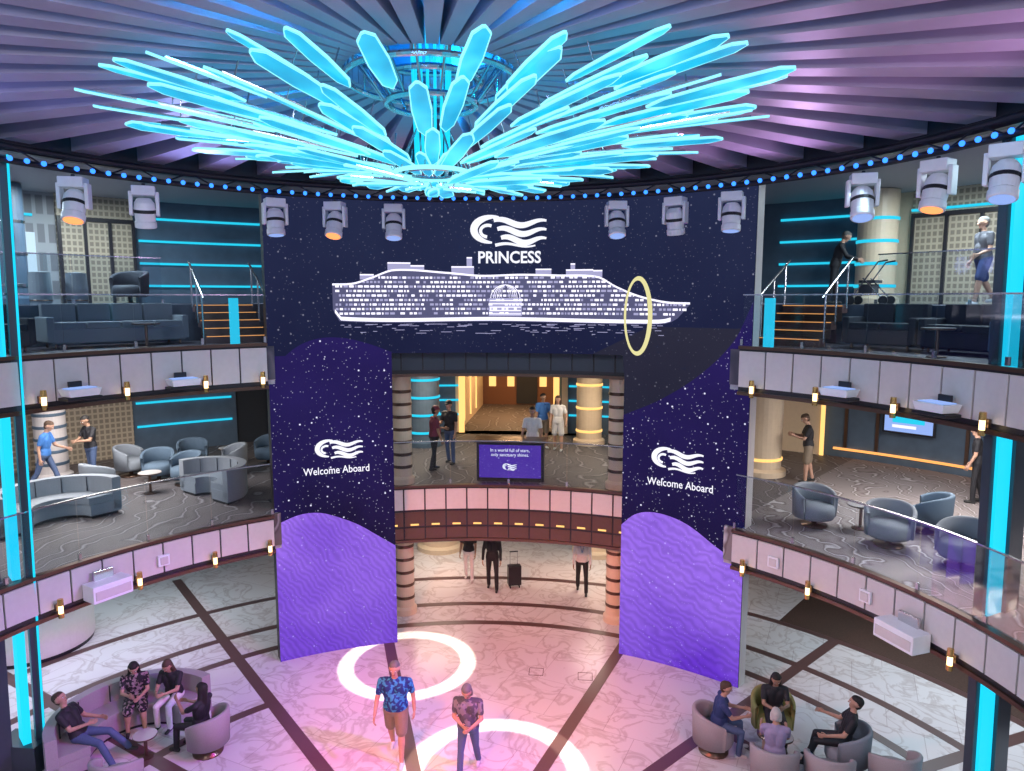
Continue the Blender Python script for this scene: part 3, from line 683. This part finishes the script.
def person(name,loc,face,h=1.75,top='c_black',sleeve='short',bottom='c_jean',legs='long',shoes='shoe_b',skin='skin_l',hair='hair_brn',hairlen='short',belly=0.0,w=1.0,
    L=(5,5),Rr=(-5,8),aL=(5,15,8),aR=(5,15,8),lean=3,hp=0,hy=0,seat=None,inL=0,inR=0,cap=None,splay=3,voxel=.013,lanyard=False,hat=None):
    k=h/1.75;P=[]
    def cap_(p0,p1,r0,r1,m): P.append((Vector(p0),Vector(p1),r0,r1,m))
    def leg(side,fl,kn):
        f=R(fl);ab=R(splay)*side;th=Vector((math.sin(ab),math.sin(f)*math.cos(ab),-math.cos(f)*math.cos(ab)))
        f2=R(fl-kn);sh=Vector((math.sin(ab)*.4,math.sin(f2),-math.cos(f2)))
        hip=Vector((.088*side*k,0,0));kn_=hip+th*.43*k;an=kn_+sh*.41*k;return hip,kn_,an
    LL=leg(-1,*L);RL=leg(1,*Rr)
    low=min(LL[2].z,RL[2].z)
    base=(seat+.11) if seat else (-low+.085*k)
    o=Vector((0,0,base));T=Matrix.Rotation(-R(lean),3,'X')
    legskin=skin if legs in('short','dress') else bottom
    for hip,kne,an in (LL,RL):
        hip=hip+o;kne=kne+o;an=an+o
        cap_(hip,kne,.088*k*w,.060*k,skin if legs!='long' else bottom)
        cap_(kne,kne.lerp(an,.35),.057*k,.060*k,legskin);cap_(kne.lerp(an,.35),an,.060*k if legs=='long' else .054*k,.052*k if legs=='long' else .038*k,legskin)
        if legs=='short': cap_(hip,hip.lerp(kne,.85),.10*k*w,.098*k,bottom)
        if legs=='dress': cap_(hip,hip.lerp(kne,.95),.12*k*w,.10*k,bottom)
        fd=Vector((0,1,0)) 
        cap_(an+Vector((0,-.035*k,-.045*k)),an+fd*.13*k+Vector((0,0,-.052*k)),.040*k,.034*k,shoes)
    TT=lambda x,y,z:o+T@Vector((x*k,y*k,z*k))
    cap_(o+Vector((-.07*k,0,.0)),o+Vector((.07*k,0,.0)),.112*k*w,.112*k*w,bottom)
    cap_(TT(-.055,0,.10),TT(.055,0,.10),.112*k*w,.112*k*w,top)
    cap_(TT(-.05*w,.0,.22),TT(-.075*w,.0,.38),.105*k*w,.108*k*w,top);cap_(TT(.05*w,.0,.22),TT(.075*w,.0,.38),.105*k*w,.108*k*w,top)
    cap_(TT(-.06,0,.04),TT(.06,0,.04),.118*k*w,.118*k*w,top)
    if belly: cap_(TT(0,.05,.14),TT(0,.05,.2),.12*k*(1+belly*.3),.115*k*(1+belly*.2),top)
    cap_(TT(-.14*w,-.01,.475),TT(.14*w,-.01,.475),.062*k,.062*k,top);cap_(TT(0,-.01,.40),TT(0,0,.47),.10*k,.09*k,top)
    cap_(TT(0,-.01,.49),TT(0,.015,.60),.054*k,.050*k,skin)
    HD=[]
    for side,(fl,el,ab),inn in((-1,aL,inL),(1,aR,inR)):
        sh=TT(.178*side*w,-.01,.465);f=R(fl);a=R(ab)*side
        u=Vector((math.sin(a),math.sin(f)*math.cos(a),-math.cos(f)*math.cos(a)))
        f2=R(fl+el);fa=Vector((math.sin(a)*.3-side*math.sin(R(inn)),math.sin(f2)*math.cos(R(inn)),-math.cos(f2)*math.cos(R(inn)))).normalized()
        e=sh+u*.285*k;wr=e+fa*.25*k
        sm=top if sleeve=='long' else skin
        cap_(sh,e,.048*k,.040*k,sm);cap_(e,wr,.039*k,.027*k,sm)
        if sleeve=='short': cap_(sh,sh.lerp(e,.62),.062*k,.056*k,top)
        if sleeve=='long': cap_(sh,e,.056*k,.046*k,top);cap_(e,e.lerp(wr,.93),.045*k,.036*k,top)
        HD.append((wr,fa,side))
    nt=TT(0,.02,.575);HM=T@Matrix.Rotation(-R(hy),3,'Z')@Matrix.Rotation(-R(hp),3,'X')
    H=lambda x,y,z:nt+HM@Vector((x*k,y*k,z*k))
    cap_(H(0,-.015,.145),H(0,.015,.145),.086*k,.086*k,skin);cap_(H(0,.025,.12),H(0,.036,.045),.066*k,.042*k,skin)
    cap_(H(0,.095,.125),H(0,.108,.098),.009*k,.015*k,skin)
    for s_ in(-1,1): cap_(H(.084*s_,-.005,.135),H(.086*s_,-.008,.105),.014*k,.012*k,skin)
    if hairlen!='bald':
        cap_(H(0,-.035,.168),H(0,.008,.178),.088*k,.080*k,hair);cap_(H(0,-.045,.14),H(0,-.05,.09),.078*k,.058*k,hair)
        if hairlen=='long':
            for s_ in(-1,1): cap_(H(.055*s_,-.03,.15),H(.075*s_,-.035,-.08),.050*k,.042*k,hair)
            cap_(H(0,-.06,.12),H(0,-.075,-.12),.07*k,.055*k,hair)
        if hairlen=='bob':
            for s_ in(-1,1): cap_(H(.055*s_,-.02,.15),H(.068*s_,-.02,.05),.046*k,.036*k,hair)
    if cap: cap_(H(0,-.02,.18),H(0,.01,.185),.092*k,.088*k,cap);cap_(H(-.03,.09,.17),H(.03,.09,.17),.016,.016,cap);cap_(H(-.025,.12,.165),H(.025,.12,.165),.014,.014,cap)
    fing=MB()
    for wr,fa,side in HD:
        side_v=fa.cross(Vector((side,0,0)));side_v=(side_v if side_v.length>.1 else Vector((0,0,1))).normalized()
        nrm=fa.cross(side_v).normalized()
        if nrm.x*side>0: nrm=-nrm
        for q in(-.024,0,.024): cap_(wr+side_v*q*.5*k,wr+fa*.085*k+side_v*q*k,.017*k,.015*k,skin)
        for i,(q,ln) in enumerate(((-.033,.062),(-.011,.074),(.011,.080),(.033,.070))):
            a0=wr+fa*.088*k+side_v*q*k;a1=a0+(fa*.93+nrm*.3).normalized()*ln*.5*k;a2=a1+(fa*.6+nrm*.75).normalized()*ln*.5*k
            for (x,y,r0,r1) in((a0,a1,.0095,.0088),(a1,a2,.0088,.0072)):
                v_,f_=capsule(x,y,r0*k,r1*k,8,2);fing.add(v_,f_,skin)
        fwd=side_v if (side_v.y+side_v.z*.3)>0 else -side_v
        t0=wr+fa*.03*k+fwd*.026*k;t1=t0+(fa*.7+fwd*.6+nrm*.3).normalized()*.036*k;t2=t1+(fa*.9+nrm*.4).normalized()*.028*k
        for (x,y,r0,r1) in((t0,t1,.0115,.010),(t1,t2,.010,.008)):
            v_,f_=capsule(x,y,r0*k,r1*k,8,2);fing.add(v_,f_,skin)
    V=[];F=[]
    for p0,p1,r0,r1,m in P:
        v_,f_=capsule(p0,p1,r0,r1,12,4);oo=len(V);V+=[tuple(q) for q in v_];F+=[[i+oo for i in f] for f in f_]
    me=bpy.data.meshes.new(name+'_src');me.from_pydata(V,[],F);me.update()
    ob=bpy.data.objects.new(name+'_src',me);COL.objects.link(ob)
    md=ob.modifiers.new('r','REMESH');md.mode='VOXEL';md.voxel_size=voxel;md.use_smooth_shade=True
    ms=ob.modifiers.new('s','SMOOTH');ms.factor=.5;ms.iterations=2
    bpy.context.view_layer.update()
    me2=bpy.data.meshes.new_from_object(ob.evaluated_get(bpy.context.evaluated_depsgraph_get()))
    bpy.data.objects.remove(ob)
    nf=len(me2.polygons);cen=np.empty(nf*3);me2.polygons.foreach_get('center',cen);cen=cen.reshape(-1,3)
    D=np.empty((len(P),nf))
    for i,(p0,p1,r0,r1,m) in enumerate(P):
        a=np.array(p0);d=np.array(p1)-a;dd=max(d@d,1e-9);t=np.clip((cen-a)@d/dd,0,1)
        D[i]=np.linalg.norm(cen-a-t[:,None]*d,axis=1)-(r0+(r1-r0)*t)
    idx=D.argmin(0);keys=[];mi=[]
    for p in P:
        if p[4] not in keys: keys.append(p[4])
        mi.append(keys.index(p[4]))
    me2.materials.clear()
    for q in keys: me2.materials.append(MATS[q])
    me2.polygons.foreach_set('material_index',[mi[i] for i in idx]);me2.polygons.foreach_set('use_smooth',[True]*nf);me2.update()
    me2.name=name
    o2=bpy.data.objects.new(name,me2);COL.objects.link(o2);o2.location=loc;o2.rotation_euler=(0,0,-R(face))
    fo=fing.build('fingers',smooth=True,parent=o2)
    fb=MB()
    for s_ in(-1,1):
        c=H(.033*s_,.089,.125);fb.ball(c,.011*k,'c_white',8,5);c=H(.033*s_,.098,.125);fb.ball(c,.006*k,'eye',8,5)
        v_,f_=capsule(H(.018*s_,.096,.146),H(.048*s_,.085,.145),.004*k,.003*k,6,2);fb.add(v_,f_,hair if hair!='hair_wht' else 'hair_grey')
    v_,f_=capsule(H(-.02,.076,.055),H(.02,.076,.055),.006*k,.006*k,6,2);fb.add(v_,f_,'lip')
    if lanyard:
        for s_ in(-1,1):
            v_,f_=capsule(TT(.06*s_,.07,.50),TT(0,.125,.28),.006,.006,6,2);fb.add(v_,f_,'c_blue')
        fb.box(TT(0,.13,.25),(.07,.012,.09),'c_white')
    fb.build('face',smooth=False,parent=o2)
    return o2
person('man_walking',(-1.42,3.20,0),176,1.84,'c_hawaii','short','c_khaki','short','shoe_w','skin_l','hair_grey','short',1.0,1.28,L=(18,6),Rr=(-14,14),aL=(-12,18,12),aR=(14,22,12),voxel=.011)
person('woman_walking',(-.10,2.90,0),184,1.68,'c_greyprint','short','c_jean','long','shoe_w','skin_l','hair_grey','bob',.4,1.18,L=(-12,14),Rr=(16,6),aL=(15,60,8),aR=(10,70,6),inL=35,inR=45,hp=22,voxel=.011)
person('woman_standing',(-1.35,11.1,.008),185,1.68,'c_black','short','c_white','long','shoe_w','skin_m','hair_blk','long',L=(8,4),Rr=(-8,10))
person('man_standing',(-.6,10.5,.008),178,1.80,'c_black','long','c_black','long','shoe_b','skin_l','hair_brn',L=(8,4),Rr=(-8,10),aR=(0,10,12))
person('crew_member',(1.85,10.5,.008),182,1.75,'c_white','long','c_black','long','shoe_b','skin_m','hair_blk',L=(10,4),Rr=(-12,10),lanyard=True)
# left seated group
SIT=dict(L=(84,82),Rr=(80,86),seat=.42,splay=6)
person('woman_seated',(-6.57,3.75,0),150,1.66,'c_floral','short','c_floral','dress','shoe_b','skin_l','hair_blk','long',aL=(25,60,5),aR=(30,70,5),inL=30,inR=30,lean=8,hp=20,w=1.1,**SIT)
person('woman_seated',(-5.92,3.95,0),182,1.66,'c_black','short','c_white','long','shoe_b','skin_l','hair_brn','long',aL=(35,60,5),aR=(30,70,5),inL=30,inR=30,lean=12,hp=15,w=1.08,**SIT)
person('woman_seated',(-4.90,3.03,0),-80,1.66,'c_black','short','c_black','long','shoe_b','skin_m','hair_blk','long',aL=(60,70,5),aR=(45,60,5),inL=20,inR=20,lean=-6,w=1.08,**SIT)
person('man_reclining',(-6.82,2.55,0),85,1.78,'c_black','short','c_jean','long','shoe_b','skin_l','hair_brn','short',aL=(30,50,20),aR=(40,60,5),inR=30,lean=-25,hp=-5,L=(86,40),Rr=(80,50),seat=.42,splay=8)
# right seated group
person('woman_seated',(4.2,3.92,0),95,1.68,'c_navy','short','c_jean','long','shoe_w','skin_l','hair_brn','short',aL=(35,60,5),aR=(35,60,5),inL=20,inR=20,lean=10,belly=.5,w=1.12,**SIT)
person('woman_seated',(5.3,4.42,0),185,1.66,'c_black','short','c_black','long','shoe_b','skin_m','hair_blk','long',aL=(35,70,5),aR=(30,70,5),inL=30,inR=30,lean=8,hp=10,w=1.08,**SIT)
person('woman_seated',(4.97,3.08,0),12,1.62,'c_purple','short','c_khaki','long','shoe_w','skin_l','hair_wht','bob',aL=(35,60,5),aR=(35,60,5),lean=8,w=1.1,**SIT)
person('man_seated',(6.25,3.61,0),-72,1.78,'c_black','short','c_black','long','shoe_b','skin_l','hair_blk','short',aL=(30,50,20),aR=(40,60,12),lean=-14,L=(84,62),Rr=(80,70),seat=.42,splay=8)
# mezzanine
person('man_walking',(-10.95,7.35,3.4),75,1.78,'c_blue','short','c_jean','long','shoe_w','skin_l','hair_brn','short',L=(22,6),Rr=(-18,16),aL=(20,50,8),aR=(-15,20,8),lean=8,hp=15)
person('man_standing',(-10.35,8.15,3.4),200,1.75,'c_black','short','c_jean','long','shoe_b','skin_m','hair_blk','short',aL=(30,60,8),aR=(25,65,8),inL=35,inR=35,hp=20)
person('man_standing',(-2.15,10.35,3.4),60,1.74,'c_maroon','short','c_black','long','shoe_b','skin_m','hair_blk','short',cap='c_maroon',belly=.6,w=1.1,aL=(20,60,8))
person('man_standing',(-1.85,11.1,3.4),200,1.8,'c_black','short','c_jean','long','shoe_b','skin_l','hair_brn','short',cap='c_black',aR=(20,70,8))
person('crew_member',(.5,10.3,3.4),182,1.78,'c_white','short','c_black','long','shoe_b','skin_m','hair_blk','short',aL=(15,30,12),aR=(15,30,12))
person('man_standing',(.62,13.4,3.4),160,1.72,'c_blue','short','c_khaki','short','shoe_w','skin_m','hair_blk','short')
person('woman_standing',(1.1,13.1,3.4),190,1.70,'c_white','short','c_white','short','shoe_w','skin_l','hair_brn','long',aL=(10,30,20))
person('man_standing',(7.45,9.95,3.4),-80,1.75,'c_black','short','c_khaki','short','shoe_b','skin_l','hair_brn','short',aL=(25,80,5),aR=(25,80,5),inL=20,inR=20,hp=22,L=(6,5),Rr=(-6,8),w=1.1)
person('man_standing',(10.65,8.4,3.4),-60,1.78,'c_black','short','c_black','long','shoe_b','skin_l','hair_brn','short',aL=(5,20,8))
person('woman_standing',(11.35,7.9,3.4),-80,1.68,'c_white','short','c_khaki','long','shoe_w','skin_l','hair_brn','bob')
person('man_walking',(9.9,7.4,7.85),-95,1.82,'c_grey','short','c_navy','short','shoe_w','skin_l','hair_grey','short',belly=.5,w=1.12,L=(16,6),Rr=(-16,16),aL=(5,60,8),aR=(-10,40,8))
person('man_standing',(7.75,9.65,7.85),110,1.75,'c_black','long','c_black','long','shoe_b','skin_l','hair_grey','short',lean=14,hp=15,aL=(30,40,8),aR=(30,40,8),w=1.1)

# ------------------------------------------------------------ lights
def area(name,loc,power,col=(1,1,1),size=1.5,rot=(0,0,0)):
    d=bpy.data.lights.new(name,'AREA');d.energy=power;d.color=col;d.size=size;d.shape='DISK'
    o=bpy.data.objects.new(name,d);o.location=loc;o.rotation_euler=rot;COL.objects.link(o);return o
def spot(name,loc,target,power,col,ang=40,blend=.6,rad=.1):
    d=bpy.data.lights.new(name,'SPOT');d.energy=power;d.color=col;d.spot_size=R(ang);d.spot_blend=blend;d.shadow_soft_size=rad
    o=bpy.data.objects.new(name,d);o.location=loc;v=Vector(target)-Vector(loc);o.rotation_euler=v.to_track_quat('-Z','Y').to_euler();COL.objects.link(o);return o
for a in (-72,-52,52,72):
    area('ceiling_downlight',pol(11.5,a,6.15),200,(1,.94,.90),2.4)
    area('ceiling_downlight',pol(11.4,a,2.58),85,(.72,.90,1),4.0)
    area('ceiling_downlight',pol(12,a,10.5),190,(.75,.92,1),1.6)
for a in (-12,13): area('ceiling_downlight',pol(12,a,6.15),110,(1,.82,.6),1.6);area('ceiling_downlight',pol(12,a,2.58),80,(1,.80,.64),2.2)
area('ceiling_downlight',(-.6,19,6.1),120,(1,.6,.3),1.5)
spot('stage_wash',pol(7.2,200,9.9),(-.1,7.6,0),6200,(1,.22,.06),36,.7,.3)
spot('stage_wash',pol(7.2,120,9.9),(-1.5,3.8,0),2700,(1,.16,.30),52,.7,.3)
spot('stage_wash',pol(7.2,240,9.9),(2,3.5,0),2700,(1,.28,.20),52,.7,.3)
spot('stage_wash',pol(7.2,90,9.9),(-3.6,1.8,0),5200,(.50,.07,1),44,.7,.3)
spot('stage_wash',pol(7.2,-60,9.9),(6.8,5.0,0),1500,(.66,.72,1),50,.7,.4)
spot('stage_wash',pol(7.2,60,9.9),(-7.0,6,0),1500,(.55,.85,1),50,.7,.4)
for x in (-4,5):  # added fill lamps behind the camera, unseen, brighten the truss and fascias
    o=area('front_fill',(x,-8.6,9.9),300,(.88,.90,1),1.6);v=Vector((0,6,6.6))-o.location;o.rotation_euler=v.to_track_quat('-Z','Y').to_euler()
for a,c in ((-100,(.32,.38,1)),(-50,(.36,.40,1)),(50,(.70,.42,.85)),(100,(.80,.42,.80))): 
    spot('ceiling_uplight',pol(7.0,a,9.2),pol(4.5,a,11),190,c,130,.9,.3)
spot('ceiling_uplight',(0,-5.5,9.0),(0,-2,11),260,(.15,.5,1),125,.9,.3)
for a in (0,72,144,216,288):
    d=bpy.data.lights.new('chandelier_glow','POINT');d.energy=190;d.color=(.01,.48,1);d.shadow_soft_size=.15
    o=bpy.data.objects.new('chandelier_glow',d);o.location=pol(2.1,a,10.98);COL.objects.link(o)
def gobo(loc,rin,rout,power):
    d=bpy.data.lights.new('gobo_projector','SPOT');d.energy=power;d.spot_size=R(36);d.spot_blend=.1;d.shadow_soft_size=.02;d.color=(1,.95,.80)
    d.use_nodes=True;n=d.node_tree.nodes;l=d.node_tree.links;em=n.get('Emission')
    tc=n.new('ShaderNodeTexCoord');sx=n.new('ShaderNodeSeparateXYZ');l.new(tc.outputs['Normal'],sx.inputs[0])
    q=[]
    for i in(0,1):
        dv=n.new('ShaderNodeMath');dv.operation='DIVIDE';l.new(sx.outputs[i],dv.inputs[0]);l.new(sx.outputs[2],dv.inputs[1])
        pw=n.new('ShaderNodeMath');pw.operation='POWER';pw.inputs[1].default_value=2
        ab=n.new('ShaderNodeMath');ab.operation='ABSOLUTE';l.new(dv.outputs[0],ab.inputs[0]);l.new(ab.outputs[0],pw.inputs[0]);q.append(pw)
    ad=n.new('ShaderNodeMath');ad.operation='ADD';l.new(q[0].outputs[0],ad.inputs[0]);l.new(q[1].outputs[0],ad.inputs[1])
    sq=n.new('ShaderNodeMath');sq.operation='SQRT';l.new(ad.outputs[0],sq.inputs[0])
    mid=(rin+rout)/2;hw=(rout-rin)/2
    su=n.new('ShaderNodeMath');su.operation='SUBTRACT';su.inputs[1].default_value=mid;l.new(sq.outputs[0],su.inputs[0])
    a2=n.new('ShaderNodeMath');a2.operation='ABSOLUTE';l.new(su.outputs[0],a2.inputs[0])
    mr=n.new('ShaderNodeMapRange');mr.inputs[1].default_value=hw;mr.inputs[2].default_value=hw*.7;mr.inputs[3].default_value=0;mr.inputs[4].default_value=1;l.new(a2.outputs[0],mr.inputs[0])
    l.new(mr.outputs[0],em.inputs['Strength'])
    o=bpy.data.objects.new('gobo_projector',d);o.location=loc;COL.objects.link(o)
gobo((-2.0,6.4,9.6),.118,.160,6500);gobo((.35,2.9,9.6),.125,.170,6500)
w=bpy.data.worlds.new('w');sc.world=w;w.use_nodes=True;bg=w.node_tree.nodes['Background'];bg.inputs[0].default_value=(.55,.6,.85,1);bg.inputs[1].default_value=.40
cd=bpy.data.cameras.new('camera');cd.sensor_width=36;cd.lens=25.03;cd.clip_start=.05
co=bpy.data.objects.new('camera',cd);co.location=(1.656,-8.18,8.0);co.rotation_euler=(R(83),0,R(5.25));COL.objects.link(co);sc.camera=co
